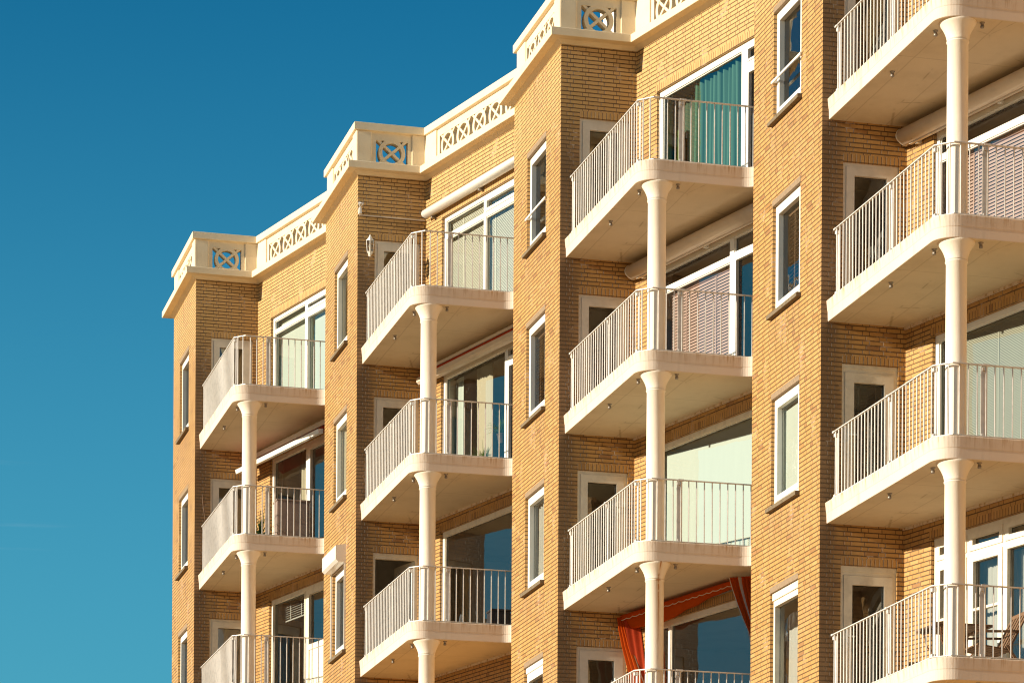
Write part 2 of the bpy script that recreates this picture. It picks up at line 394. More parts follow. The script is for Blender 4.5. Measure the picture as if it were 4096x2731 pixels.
# ---- swept cornice / coping along the whole stepped outline
def isect(p,d,q,e):
    den=d[0]*e[1]-d[1]*e[0]; t=((q[0]-p[0])*e[1]-(q[1]-p[1])*e[0])/den
    return (p[0]+d[0]*t,p[1]+d[1]*t)
def outline(inset_e):
    path=[]
    for k in range(5):
        o=(RD[0]*BAY*k,RD[1]*BAY*k)
        eb=-PW+inset_e
        # where the previous bay's window wall meets this pier's end face
        a=(SW-RD[0]*BAY)+RD[0]/RD[1]*(eb+RD[1]*BAY)
        path.append(((4.0 if k==0 else a)+o[0],eb+o[1]))
        path.append((o[0],eb+o[1])); path.append((o[0],o[1])); path.append((SW+o[0],o[1]))
    path.append((SW+RD[0]*4.4+o[0],RD[1]*4.4+o[1]))
    return path
def sweep(mb,path,prof,mat=0):
    n=len(path); dirs=[]
    for i in range(n-1):
        d=(path[i+1][0]-path[i][0],path[i+1][1]-path[i][1]); L=math.hypot(*d); dirs.append((d[0]/L,d[1]/L))
    # outward normal: left of travel in (a,b) -> (-dy, dx) points to -a for b-increasing runs
    rows=[]
    for i in range(n):
        ring=[]
        for o,z in prof:
            if i==0 or i==n-1:
                d=dirs[0] if i==0 else dirs[-1]; p=(path[i][0]-d[1]*o,path[i][1]+d[0]*o)
            else:
                d,e=dirs[i-1],dirs[i]
                p=isect((path[i][0]-d[1]*o,path[i][1]+d[0]*o),d,(path[i][0]-e[1]*o,path[i][1]+e[0]*o),e)
            ring.append(V(p[0],p[1],z))
        rows.append(ring)
    mb.grid(rows,mat,True,False)
    mb.ngon(rows[0],mat); mb.ngon(rows[-1],mat)
zc=ZS
mb=MB()
sweep(mb,outline(0),[(-.12,zc+3.500),(.012,zc+3.498),(.022,zc+3.506),(.075,zc+3.545),(.085,zc+3.552),(.222,zc+3.556),(.228,zc+3.562),(.228,zc+3.680),(.215,zc+3.692),(.02,zc+3.725),(-.16,zc+3.725)])
mb.build('cornice',PARAPET,root)
mb=MB()
INS=.30
sweep(mb,outline(INS),[(-.24,zc+4.30),(.0,zc+4.30),(.04,zc+4.312),(.085,zc+4.316),(.09,zc+4.322),(.09,zc+4.448),(.082,zc+4.456),(-.05,zc+4.475),(-.24,zc+4.462)])
mb.build('coping',PARAPET,root)

# ---- pierced frieze
def frieze(mb,F,u0,u1,h0,h1,centers,off,th):
    zb,zt=zc+3.70,zc+4.305; hz0,hz1=zc+3.738,zc+4.165; zm=zc+3.950
    fbox(mb,F,u0,u1,off-th,off,zb,hz0); fbox(mb,F,u0,u1,off-th,off,hz1,zt)
    if h0>u0: fbox(mb,F,u0,h0,off-th,off,hz0,hz1)
    if u1>h1: fbox(mb,F,h1,u1,off-th,off,hz0,hz1)
    ro,ri,N=.254,.184,36
    for c in centers:
        o1,o0=off-.004,off-th+.004
        rows=[]
        for i in range(N):
            t=2*math.pi*i/N; cs,sn=math.cos(t),math.sin(t)
            rows.append([F.p(c+ro*cs,o1,zm+ro*sn),F.p(c+ri*cs,o1,zm+ri*sn),F.p(c+ri*cs,o0,zm+ri*sn),F.p(c+ro*cs,o0,zm+ro*sn)])
        rows.append(rows[0]); mb.grid(rows,0,True,False)
        hw,hh,w=.305,.262,.023
        L=math.hypot(hw,hh); dx,dz=hw/L,hh/L
        for sg,e in ((1,.008),(-1,.011)):
            b=[]
            for oo in (off-th+e,off-e):
                for (al,s) in ((-L,-w),(L,-w),(L,w),(-L,w)):
                    b.append(F.p(c+dx*al-dz*sg*0*s - (dz*s)*sg*1.0, oo, zm+sg*dz*al+dx*s))
            mb.prism(b[:4],b[4:])
def post(mb,pts,z0,z1):
    mb.prism([V(a,b,z0) for a,b in pts],[V(a,b,z1) for a,b in pts])
for k in range(5):
    mb=MB()
    OF,T=.018,.15
    frieze(mb,FP,.30,2.20,.33,2.12,[.58+.6*i for i in range(3)],OF,T)
    frieze(mb,FS,.24,1.03,.335,.94,[.6375],OF,T)
    frieze(mb,FR,.44,4.40,.565,4.40,[.862+.615*i for i in range(6)],OF,.19)
    mb.build('pierced_frieze',PARAPET,root,bayoff(k))
    mb=MB(); z0,z1=zc+3.70,zc+4.306; f=.045; r=.03
    def rp(pl,rad=.03,seg=4):
        out=[]; n=len(pl)
        for i in range(n):
            p,c,q=pl[i-1],pl[i],pl[(i+1)%n]
            d1=((p[0]-c[0]),(p[1]-c[1])); l1=math.hypot(*d1); d2=((q[0]-c[0]),(q[1]-c[1])); l2=math.hypot(*d2)
            A=(c[0]+d1[0]/l1*rad,c[1]+d1[1]/l1*rad); B=(c[0]+d2[0]/l2*rad,c[1]+d2[1]/l2*rad)
            for s in range(seg+1):
                t=s/seg; out.append(((1-t)**2*A[0]+2*t*(1-t)*c[0]+t*t*B[0],(1-t)**2*A[1]+2*t*(1-t)*c[1]+t*t*B[1]))
        return out
    post(mb,rp([(-f,-.315),(-f,f),(.255,f),(.255,-.2),(.17,-.315)]),z0,z1)
    # inner corner post
    rr=lambda u,o:(SW+RD[0]*u+RN[0]*o,RD[1]*u+RN[1]*o)
    ci=isect((0,f),(1,0),rr(0,f),RD)
    mb.build('parapet_post',PARAPET,root,bayoff(k)); mb=MB()
    post(mb,rp([(1.015,-.15),(1.015,f),(1.10,f),(ci[0]-.004,f),rr(.20,f),rr(.47,f),rr(.47,-.17),(1.5,-.15)],.012),z0,z1)
    mb.build('parapet_post',PARAPET,root,bayoff(k)); mb=MB()
    post(mb,rp([(-f,-2.72),(-f,-2.165),(.17,-2.165),(.17,-2.72)]),z0,z1)
    mb.build('parapet_post',PARAPET,root,bayoff(k))
    # low return wall of the parapet behind the pier end
    if True:
        mb=MB(); a1=(SW-RD[0]*BAY)+RD[0]/RD[1]*(-PW+INS+RD[1]*BAY)+.1
        fbox(mb,Fr((0,-PW+INS),(1,0),(0,-1)),.16,a1 if k else 4.0,-.15,.01,z0,z1)
        mb.build('parapet_return',PARAPET,root,bayoff(k))
# white flue block standing on the roof behind the third bay's parapet
mb=MB(); o=bayoff(2)
fbox(mb,Fr((0,0),(1,0),(0,1)),1.27,2.3,-1.9,-1.2,ZT-.1,zc+4.75)
fbox(mb,Fr((0,0),(1,0),(0,1)),1.23,2.34,-1.94,-1.16,zc+4.75,zc+4.84)
mb.build('roof_flue',COLM,root,o)

# ------------------------------------------------------------------ balconies
def slab_outline(off):
    r=.30; x0,y1=.105-off,4.165+off
    pts=[(x0,-.03)]
    cx,cy=.105+r,4.165-r; rr=r+off
    for i in range(13):
        t=math.pi-math.pi/2*i/12; pts.append((cx+rr*math.cos(t),cy+rr*math.sin(t)))
    R2=.22-off
    for i in range(10):
        t=(math.pi/2)*i/9; pts.append((1.73+R2*math.sin(t),4.385-R2*math.cos(t)))
    pts+=[(2.0,4.40),(2.46,4.40),(SW+.03,-.03)]
    return pts
RAILP=[(.140,.17),(.150,3.90),(.335,4.10),(1.99,4.095)]
def slab_mesh():
    mb=MB()
    rows=[[V(a,b,z) for a,b in slab_outline(o)] for o,z in ((-.006,0),(0,.006),(.004,.140),(.007,.146),(.009,.152),(.024,TH-.010),(.016,TH))]
    mb.grid(rows,0,True,False)
    n=len(rows[0])
    for f in range(len(mb.f)): 
        if (f%n)<22: mb.sm[f]=False
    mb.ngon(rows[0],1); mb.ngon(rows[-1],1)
    return mb
def bar_along(mb,path,w,z0,z1,mat=0):
    n=len(path); L=[];Rr=[]
    dirs=[]
    for i in range(n-1):
        d=(path[i+1][0]-path[i][0],path[i+1][1]-path[i][1]); l=math.hypot(*d); dirs.append((d[0]/l,d[1]/l))
    for sgn,out in ((w/2,L),(-w/2,Rr)):
        for i in range(n):
            if i in (0,n-1): d=dirs[0] if i==0 else dirs[-1]; out.append((path[i][0]-d[1]*sgn,path[i][1]+d[0]*sgn))
            else:
                d,e=dirs[i-1],dirs[i]
                out.append(isect((path[i][0]-d[1]*sgn,path[i][1]+d[0]*sgn),d,(path[i][0]-e[1]*sgn,path[i][1]+e[0]*sgn),e))
    rows=[[V(*L[i],z0),V(*L[i],z1),V(*Rr[i],z1),V(*Rr[i],z0)] for i in range(n)]
    mb.grid(rows,mat,True,False); mb.ngon(rows[0],mat); mb.ngon(rows[-1],mat)
def railing_mesh():
    mb=MB(); zt=TH+.975
    bar_along(mb,RAILP,.042,zt-.014,zt)
    bar_along(mb,RAILP,.036,TH+.022,TH+.034)
    def bal(a,b,s=.0100):
        mb.tube([V(a,b,TH-.01),V(a,b,zt-.013)],s,8,caps=False)
    for i in range(29): bal(.1405+.0027*i/10,.257+.1275*i)
    bal(.205,3.975); bal(.290,4.058)
    for i in range(13): bal(.428+.1255*i,4.0985-.0003*i)
    # flat stanchions set just inside the bars
    def stan(a,b,along):
        w=.045
        F=Fr((a,b),(0,1) if along else (1,0),(1,0) if along else (0,-1))
        fbox(mb,F,-w,w,.034,.046,TH+.0,zt-.02)
        for z in (TH+.03,zt-.075): fbox(mb,F,-.03,.03,.0,.06,z,z+.045)
    stan(.142,.20,True); stan(.145,2.29,True); stan(.150,3.86,True); stan(.793,4.097,False)
    for b in (.19,2.285): fbox(mb,Fr((.145,b),(0,1),(-1,0)),-.03,.03,-.026,.026,zt-.02,zt+.006)
    fbox(mb,Fr((.80,4.097),(1,0),(0,1)),-.05,.05,-.026,.026,zt-.02,zt+.006)
    return mb
def column_mesh(rust=False):
    mb=MB(); r=.139
    prof=[(r+.004,-H+TH-.005),(r+.002,-1.4),(r,-.275),(r+.010,-.268),(r+.012,-.255),(r+.004,-.245)]
    for i in range(13):
        t=i/12; prof.append((r+.006+.098*t**1.7,-.245+.225*t))
    prof+= [(r+.106,-.012),(r+.106,.004)]
    mb.lathe(V(.448,3.925,0),prof,40)
    return mb
slab_m=None
COLR=None
def rust_column():
    t=NT('rust_streaked_column'); ob=t.obj(); so=t.n('SeparateXYZ'); t.l(ob,so.inputs[0])
    n1=t.noise(ob,2,4); c=t.mix(t.m('MULTIPLY',n1,.25),C4(.82,.73,.61),C4(.68,.57,.45))
    wob=t.m('MULTIPLY',t.m('SUBTRACT',t.noise(t.mapv(ob,(.3,.3,3.5)),1,3),.5),.05)
    a=t.m('ADD',t.m('SUBTRACT',so.outputs[0],.468),wob)
    wid=t.noise(t.mapv(ob,(1,1,9)),1,3)
    line=t.ss(t.m('ABSOLUTE',a),t.n('Value').outputs[0] if False else .016,.004)
    fade=t.ss(so.outputs[2],-1.65,-.25)
    face=t.m('LESS_THAN',so.outputs[1],-3.95)
    f=t.m('MULTIPLY',t.m('MULTIPLY',line,fade),t.m('MULTIPLY',face,t.ss(wid,.25,.55)))
    c=t.mix(f,c,C4(.33,.12,.03))
    halo=t.m('MULTIPLY',t.m('MULTIPLY',t.ss(t.m('ABSOLUTE',a),.05,.0),fade),t.m('MULTIPLY',face,.35))
    c=t.mix(halo,c,C4(.62,.36,.14))
    ring=t.m('MULTIPLY',t.ss(t.m('ABSOLUTE',t.m('ADD',so.outputs[2],.262)),.016,.004),t.ss(t.noise(ob,9,3),.5,.65))
    c=t.mix(ring,c,C4(.40,.17,.05))
    return t.done(t.bsdf(c,.65,t.bump(t.noise(ob,55,3),.4,.006),.25))
RUSTC=rust_column()
me_slab=me_rail=me_col=me_noz=None
def nozzle_mesh():
    mb=MB(); mb.lathe((0,0,0),[(.034,.003),(.034,-.010),(.022,-.014),(.022,-.045),(.028,-.048),(.024,-.075),(.012,-.078)],12); return mb
def inst(name,data,parent,loc):
    o=bpy.data.objects.new(name,data); COL.objects.link(o); o.parent=parent; o.location=loc; return o
for k in range(4):
    for l in LEV[k]:
        o=bayoff(k); loc=(o[0],o[1],zl(l))
        if me_slab is None:
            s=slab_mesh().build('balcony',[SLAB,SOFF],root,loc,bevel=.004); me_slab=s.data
            r=railing_mesh().build('railing',RAIL,s); me_rail=r.data
            n=nozzle_mesh().build('drain_spout',METAL,s,V(.265,3.60,0)); me_noz=n.data
        else:
            s=inst('balcony',me_slab,root,loc)
            b=s.modifiers.new('bevel','BEVEL'); b.width=.004; b.segments=2; b.limit_method='ANGLE'
            inst('railing',me_rail,s,(0,0,0)); inst('drain_spout',me_noz,s,V(.265,3.60,0))
        inst('drain_spout',me_noz,s,V(.748,4.03,0)); inst('drain_spout',me_noz,s,V(.27,2.035,0))
        if (k,l) in ((0,2),(2,3),(3,3)): continue
        if me_col is None:
            c=column_mesh().build('column',COLM,root,loc); me_col=c.data
        elif (k,l)==(2,2):
            c=column_mesh().build('column',RUSTC,root,loc); c['label']='white column with an orange rust streak running down its shaft'
        else: inst('column',me_col,root,loc)
# plaster cove where each soffit meets the window wall
for k in range(4):
    for l in LEV[k]:
        mb=MB(); z=zl(l)
        fbox(mb,FR,.0,4.36,-.01,.035,z-.035,z+.01)
        mb.build('soffit_cove',SLAB,root,bayoff(k))

# ------------------------------------------------------------------ windows
def bars(mb,F,cells,o0,o1):
    for u0,u1,z0,z1 in cells: fbox(mb,F,u0,u1,o0,o1,z0,z1)
def sash(mb,F,u0,u1,z0,z1,w,o0,o1,mat=0,gask=True):
    """mitre-less rectangular ring, verticals between the horizontals"""
    fbox(mb,F,u0,u1,o0,o1,z0,z0+w,mat); fbox(mb,F,u0,u1,o0,o1,z1-w,z1,mat)
    fbox(mb,F,u0,u0+w,o0,o1,z0+w,z1-w,mat); fbox(mb,F,u1-w,u1,o0,o1,z0+w,z1-w,mat)
    if gask:
        g=.009; a,b,c,d=u0+w,u1-w,z0+w,z1-w; e0,e1=o0+.012,o0+.020
        fbox(mb,F,a,b,e0,e1,c,c+g,1); fbox(mb,F,a,b,e0,e1,d-g,d,1); fbox(mb,F,a,a+g,e0,e1,c+g,d-g,1); fbox(mb,F,b-g,b,e0,e1,c+g,d-g,1)
def pane(mb,F,u0,u1,z0,z1,off):
    mb.face([F.p(u0,off,z0),F.p(u1,off,z0),F.p(u1,off,z1),F.p(u0,off,z1)],None,0,F.nv())
# outer frame + grid.  cols: list of (u0,u1,[(z0,z1,sash_width)])
def big_window(k,l,mull,cols,mat=UPVC,fw=.075,label=None,headh=None):
    z=zl(l); F=FR; mb=MB(); gp=MB()
    f0,f1=-.13,-.05; zt,zb=z+WTOP-.002,z+WBOT+.002
    hh=headh or fw
    fbox(mb,F,RL+.002,RR-.002,f0,f1,zt-hh,zt); fbox(mb,F,RL+.002,RR-.002,f0,f1,zb,zb+fw)
    fbox(mb,F,RL+.002,RL+fw,f0,f1,zb+fw,zt-hh); fbox(mb,F,RR-fw,RR-.002,f0,f1,zb+fw,zt-hh)
    edges=[RL+fw]
    for c,w in mull:
        fbox(mb,F,c-w/2,c+w/2,f0+.001,f1-.001,zb+fw,zt-hh); edges+=[c-w/2,c+w/2]
    edges.append(RR-fw)
    for i,col in enumerate(cols):
        a,b=edges[2*i],edges[2*i+1]
        zs_=[zb+fw]
        tr=col.get('tr',[])
        for c,w in tr:
            fbox(mb,F,a,b,f0+.002,f1-.002,z+c-w/2,z+c+w/2); zs_+=[z+c-w/2,z+c+w/2]
        zs_.append(zt-hh)
        for j in range(len(zs_)//2):
            lo,hi=zs_[2*j],zs_[2*j+1]; sw=col.get('sash',[0]*9)[j]
            pz=col.get('panel',{}).get(j)
            if sw: sash(mb,F,a+.003,b-.003,lo+.003,hi-.003,sw,f0+.012,f1+.014)
            else: sash(mb,F,a,b,lo,hi,.016,f0+.01,f1-.02)
            w=sw or .016
            if pz:      # solid lower panel of a glazed door
                fbox(mb,F,a+w-.002,b-w+.002,f0+.03,f1-.01,lo+w-.002,z+pz); fbox(mb,F,a+w-.002,b-w+.002,f0+.02,f1+.012,z+pz,z+pz+.11)
                for q in (0,): fbox(mb,F,a+w+.09,b-w-.09,f0+.03,f1+.0,lo+w+.12,z+pz-.10)
                lo=z+pz+.11-w
            for hb in col.get('glaze',{}).get(j,[]):
                fbox(mb,F,a+w-.002,b-w+.002,f0+.02,f1+.008,z+hb-.018,z+hb+.018)
            pane(gp,F,a+w-.004,b-w+.004,lo+w-.004,hi-w+.004,-.095)
    o=mb.build('window',[mat,GASK],root,bayoff(k),label=label)
    gp.build('pane',GLASS,o,recalc=False)
    return o
def pier_window(k,l,mat=UPVC,header=0,sashw=.082,bar=None,label=None,lint=LINT):
    z=zl(l); F=FP; mb=MB(); gp=MB(); f0,f1=-.15,-.052
    zt,zb=z+PT_-.006,z+PB+.012
    if header: fbox(mb,F,PL+.002,PR-.002,f0,-.030,zt-header,zt); zt-=header+.001
    sash(mb,F,PL+.002,PR-.002,zb,zt,.066,f0,f1)
    sash(mb,F,PL+.070,PR-.070,zb+.068,zt-.068,sashw,f0+.01,f1+.012)
    w=.068+sashw
    pane(gp,F,PL+w-.002,PR-w+.002,zb+w-.002,zt-w+.002,-.115)
    o=mb.build('window',[mat,GASK],root,bayoff(k),label=label)
    gp.build('pane',GLASS,o,recalc=False)
    mb=MB(); 
    mb.prism([F.p(PL-.05,.075,z+.590),F.p(PL-.05,.075,z+.650),F.p(PL-.05,-.14,z+.668),F.p(PL-.05,-.14,z+.590)],[F.p(PR+.07,.075,z+.590),F.p(PR+.07,.075,z+.650),F.p(PR+.07,-.14,z+.668),F.p(PR+.07,-.14,z+.590)])
    mb.build('sill',STONE,o,bevel=.004)
    mb=MB(); fbox(mb,F,PL-.012,PR+.012,-.10,.005,z+PT_-.004,z+2.366); mb.build('lintel',lint,o)
    if bar:
        mb=MB(); fbox(mb,F,PL-.045,PR+.03,.012,.034,z+bar-.018,z+bar+.018); fbox(mb,F,PL+.03,PL+.055,-.06,.013,z+bar-.012,z+bar+.012); fbox(mb,F,PR-.055,PR-.03,-.06,.013,z+bar-.012,z+bar+.012)
        mb.build('guard_bar',UPVC,o)
    return o
def s_door(k,l,mat=DOORM,stile=.125,header=.0,handle=0,label=None,blind=None,opened=False,glass_low=.55):
    z=zl(l); F=FS; mb=MB(); gp=MB(); f0,f1=-.12,-.035
    zt,zb=z+DT-.002,z+WBOT+.002; a,b=DL+.002,DR-.002
    if header: fbox(mb,F,a-.008,b+.008,-.08,-.026,zt-header,zt+.0); zt-=header
    fw=.052
    fbox(mb,F,a,b,f0,f1,zt-fw,zt); fbox(mb,F,a,a+fw,f0,f1,zb,zt-fw); fbox(mb,F,b-fw,b,f0,f1,zb,zt-fw)
    o=mb.build('door_frame',[mat,GASK],root,bayoff(k),label=label)
    mb=MB(); a+=fw+.004; b-=fw+.004; t0=zt-fw-.004
    if not opened:
        sash(mb,F,a,b,zb,t0,stile,f0+.02,f1+.012)
        fbox(mb,F,a+stile-.002,b-stile+.002,f0+.03,f1,zb+stile-.002,z+glass_low)
        pane(gp,F,a+stile-.003,b-stile+.003,z+glass_low-.003,t0-stile+.003,-.08)
    else:   # leaf swung inwards, hinged at the far jamb
        G=Fr((b,-.10),(-.25,-.968),(-.968,.25))
        sash(mb,G,0,b-a,zb,t0,stile,-.03,.03)
        pane(gp,G,stile-.003,b-a-stile+.003,zb+stile,t0-stile+.003,0)
    d=mb.build('door_leaf',[mat,GASK],o)
    gp.build('pane',GLASS,o,recalc=False)
    if handle:
        mb=MB(); hz=z+(1.75 if handle==2 else 1.30); hu=b-.065 if handle==2 else a+.06
        fbox(mb,F,hu-.02,hu+.02,f1+.012,f1+.02,hz-.09,hz+.09); fbox(mb,F,hu-.015,hu+.10 if handle!=2 else hu+.02,f1+.03,f1+.055,hz-.012,hz+.012)
        if handle==2: fbox(mb,F,hu-.085,hu+.08,f1+.014,f1+.075,hz+.0,hz+.07)
        mb.build('handle',UPVC,o)
    return o

S6=.065
# farthest bay
big_window(0,0,[(2.24,.10)],[{'tr':[(2.335,.075)],'sash':[0,0]},{'tr':[(2.335,.075)],'sash':[.05,.05]}],label='white window of two lights with transoms under the farthest cornice')
big_window(0,1,[(2.34,.13)],[{'sash':[0]},{'sash':[.09]}],mat=DOORM)
big_window(0,2,[(2.33,.09)],[{'sash':[.02]},{'sash':[.10],'panel':{0:1.34}}],mat=WOOD)
big_window(1,0,[(2.21,.07)],[{'tr':[(2.265,.085)],'sash':[0,0]},{'tr':[(2.265,.085)],'sash':[0,.055]}])
big_window(1,1,[(3.05,.10)],[{'sash':[0]},{'tr':[(2.33,.07)],'sash':[.07,.03]}])
big_window(1,2,[],[{'sash':[0]}],mat=WOOD,fw=.085)
big_window(2,0,[(3.19,.17)],[{'sash':[0]},{'tr':[(2.24,.13)],'sash':[.05,.03]}],fw=.10)
big_window(2,1,[(2.86,.12)],[{'tr':[(2.245,.095)],'sash':[0,0]},{'tr':[(2.285,.06)],'sash':[.075,0]}])
big_window(2,2,[],[{'sash':[0]}],mat=WOOD,fw=.085)
big_window(2,3,[(1.05,.07)],[{'sash':[0]},{'sash':[0]}],mat=DOORM,fw=.085)
big_window(3,0,[(3.1,.1)],[{'sash':[0]},{'tr':[(2.24,.10)],'sash':[.05,.03]}])
big_window(3,1,[(3.3,.12)],[{'tr':[(2.245,.095)],'sash':[0,0]},{'tr':[(2.285,.06)],'sash':[.075,0]}])
big_window(3,2,[],[{'sash':[0]}],fw=.085)
big_window(3,3,[(1.455,.06),(2.275,.06),(3.9,.06)],[{'tr':[(2.27,.06)],'sash':[.085,.07],'glaze':{0:[1.45]}},{'tr':[(2.27,.06)],'sash':[.095,.075],'glaze':{0:[1.47]}},{'tr':[(2.27,.06)],'sash':[.05,.075]},{'sash':[.05]}],mat=WOOD,label='old cream wooden window wall of many lights with top vents')
# pier windows
for k in range(4):
    for l in LEV[k]:
        kw={}
        if (k,l) in ((3,0),(2,0)): kw=dict(bar=1.24)
        if (k,l)==(3,3): kw=dict(header=.11,mat=WOOD,sashw=.03)
        if (k,l)==(2,3): kw=dict(header=.10)
        w=pier_window(k,l,**kw)
        if (k,l)==(1,2):
            w['label']='narrow pier window with a cream roller shutter box above it'
            mb=MB(); z=zl(l)
            pr=[(-.02,2.30),(.15,2.30),(.20,2.345),(.20,2.60),(.02,2.64),(-.02,2.64)]
            mb.prism([FP.p(PL-.02,o,z+q) for o,q in pr],[FP.p(PR+.06,o,z+q) for o,q in pr])
            mb.build('shutter_box',CASSW,w)
            mb=MB()
            for u in (PL-.02,PR+.03):
                mb=MB(); fbox(mb,FP,u,u+.028,-.01,.035,z+.66,z+2.30); mb.build('shutter_rail',CASSW,w)
# side doors
DK={(0,1):dict(),(0,2):dict(mat=WOOD),(1,2):dict(opened=True,mat=WOOD,header=.05),(2,2):dict(handle=2),(2,3):dict(handle=2,stile=.15),(3,2):dict(header=.06,stile=.14,mat=WOOD,handle=1),(3,3):dict(header=.08,stile=.13,mat=WOOD,handle=1)}
for k in range(4):
    for l in LEV[k]: s_door(k,l,**DK.get((k,l),{}))

# ------------------------------------------------------------------ blinds and curtains (things inside the windows)
def sheet(name,k,l,F,u0,u1,z0,z1,off,mat,label,cat,fold=0,amp=.03,group=None,taper=0):
    z=zl(l); c=F.p((u0+u1)/2,off,0); base=Vector((c[0],c[1],z+z0)); mb=MB()
    n=max(2,int((u1-u0)*40)) if fold else 2
    rows=[]
    for zz in (z+z0,z+(z0*.6+z1*.4),z+z1):
        row=[]
        for i in range(n+1):
            u=u0+(u1-u0)*i/n
            o=off+(amp*math.sin(i/n*fold*2*math.pi)+amp*.4*math.sin(i/n*fold*4.7+1+zz)) if fold else off
            row.append(Vector(F.p(u,o,zz))-base)
        rows.append(row)
    mb.grid(rows,0,False,bool(fold))
    rows2=[[p+Vector(F.nv())*-.008 for p in r] for r in rows]
    mb.grid(rows2,0,False,bool(fold))
    if not fold:
        r=[[Vector(F.p(u,off-.004,z+z0-.005+q))-base for u in (u0,u1)] for q in (0,)]
        mb.box8([Vector(F.p(u,o,zq))-base for zq in (z+z0-.02,z+z0+.012) for u,o in ((u0,off+.006),(u1,off+.006),(u1,off-.016),(u0,off-.016))])
    o=mb.build(name,mat,None,recalc=False); place(o,k,base); return tag(o,label,cat,group)
def venetian(k,l,F,u0,u1,z0,z1,off,mat,label,pitch=.05,w=.05,tilt=35,cords=2):
    z=zl(l); c=F.p((u0+u1)/2,off,0); base=Vector((c[0],c[1],z+z0)); mb=MB(); zz=z+z0
    ca,sa=math.cos(R_(tilt))*w/2,math.sin(R_(tilt))*w/2
    while zz<z+z1-.03:
        q=[(off+ca,zz-sa),(off-ca,zz+sa)]
        t=.0012
        mb.box8([Vector(F.p(u,o,h+dz))-base for dz in (-t,t) for u,(o,h) in ((u0,q[0]),(u1,q[0]),(u1,q[1]),(u0,q[1]))])
        zz+=pitch
    def bx(a,b,o0,o1,c_,d): mb.box8([Vector(F.p(u,o,h))-base for h in (c_,d) for u,o in ((a,o0),(b,o0),(b,o1),(a,o1))])
    bx(u0,u1,off-.02,off+.02,z+z1-.035,z+z1); bx(u0,u1,off-.02,off+.02,z+z0-.03,z+z0-.012)
    for i in range(cords):
        u=u0+(u1-u0)*(i+.5)/cords; bx(u-.012,u+.012,off+ca+.001,off+ca+.003,z+z0,z+z1)
    o=mb.build('venetian_blind',mat); place(o,k,base); return tag(o,label,'blind')
sheet('roller_blind',0,0,FR,.56,4.28,.45,2.58,-.19,BLINDM,'pale roller blind behind the two-light window right below the farthest cornice','blind')
sheet('curtain',0,1,FR,1.62,1.92,.40,2.57,-.25,CREAM,'cream curtain in the window behind the taupe balcony cabinet','curtain',9)
venetian(0,2,FR,1.08,2.10,2.16,2.56,-.19,NETC,'half raised white venetian blind behind the lowest window of the farthest bay',.045,.045,30)
sheet('curtain',0,2,FS,.45,1.0,.40,2.18,-.2,NETC,'white net curtain behind the glass of the lowest door in the farthest bay','curtain',10)
venetian(1,0,FR,.58,4.28,.45,2.57,-.17,PALES,'fine pale venetian blind below the white tubular awning case',.026,.028,60,3)
sheet('curtain',1,1,FR,1.52,2.08,.40,2.58,-.30,CREAM,'cream gathered curtain standing behind two spider plants','curtain',8)
sheet('panel_curtain',1,1,FR,.48,.98,.40,2.58,-.30,BLINDM,'flat pale green panel curtain at the left edge of the spider plant window','curtain',2,.02)
sheet('curtain',2,0,FR,1.55,2.90,.40,2.56,-.22,GREEN,'green pleated curtain behind the widest pane under the third bay cornice','curtain',10,.06)
sheet('net_curtain',2,0,FR,.50,1.28,.40,2.54,-.40,SHEER,'sheer grey green net left of the pleated green curtain','curtain',9,.02)
sheet('curtain',2,0,FR,.78,.98,.40,2.0,-.3,LEAFM,'narrow olive green curtain strip at left of the green curtained window','curtain',5,.02)
venetian(2,1,FR,.88,2.66,.42,2.185,-.18,PINKS,'reddish brown venetian blind in the window beneath the first beige awning case',.05,.053,64,2)
venetian(2,1,FR,2.83,2.99,.42,2.185,-.18,PINKS,'sliver of reddish brown blind in the right sash of the same pane row',.05,.053,64,1)
sheet('roller_blind',2,2,FR,.66,4.26,.44,2.535,-.16,BLINDM,'large pale mint roller blind fully drawn above the orange awning storey','blind')
venetian(3,1,FR,.80,3.1,.42,2.185,-.18,PINKS,'reddish brown venetian blind nearest to the viewer at the right edge',.05,.053,64,2)
venetian(3,2,FR,.62,4.26,.44,2.535,-.16,PLEAT,'finely pleated grey green blind in the nearest large window',.022,.024,62,4)
sheet('curtain',3,3,FR,1.40,1.94,.44,2.2,-.28,NETC,'white net curtain in the middle light of the old wooden window wall','curtain',8)
sheet('curtain',3,3,FR,2.18,3.5,.44,2.2,-.28,NETC,'wide white net curtain in the right light above the slatted chair','curtain',14)
sheet('roller_blind',3,2,FP,1.12,2.40,.84,2.1,-.18,BLINDM,'cream roller blind drawn in the pier window above the striped curtain','blind')
sheet('curtain',3,3,FP,1.50,2.02,.72,1.72,-.28,NETC,'white and blue striped curtain in the lowest nearest pier window','curtain',7)
venetian(3,1,FP,1.36,1.85,.95,2.1,-.19,BROWN,'thin wooden blind in the pier window below the guard rail window',.06,.03,10,1)
sheet('curtain',2,2,FP,1.40,2.60,.78,2.16,-.22,NETC,'white net curtain in a pier window left of the pale mint blind','curtain',7)
venetian(2,1,FP,1.36,2.2,.85,2.1,-.19,BROWN,'dark wooden blind in the pier window left of the reddish brown blind',.05,.04,30,1)
sheet('curtain',1,1,FP,1.45,2.0,.78,2.16,-.2,CREAM,'cream net in the pier window directly above the roller shutter box','curtain',9)
sheet('curtain',1,0,FP,1.5,2.55,.78,2.16,-.24,CREAM,'cream curtain in the pier window under the small security lamp','curtain',6)
venetian(3,2,FS,.50,1.02,.5,2.08,-.14,PLEAT,'grey pleated blind inside the cream door of the nearest bay',.024,.024,55,2)

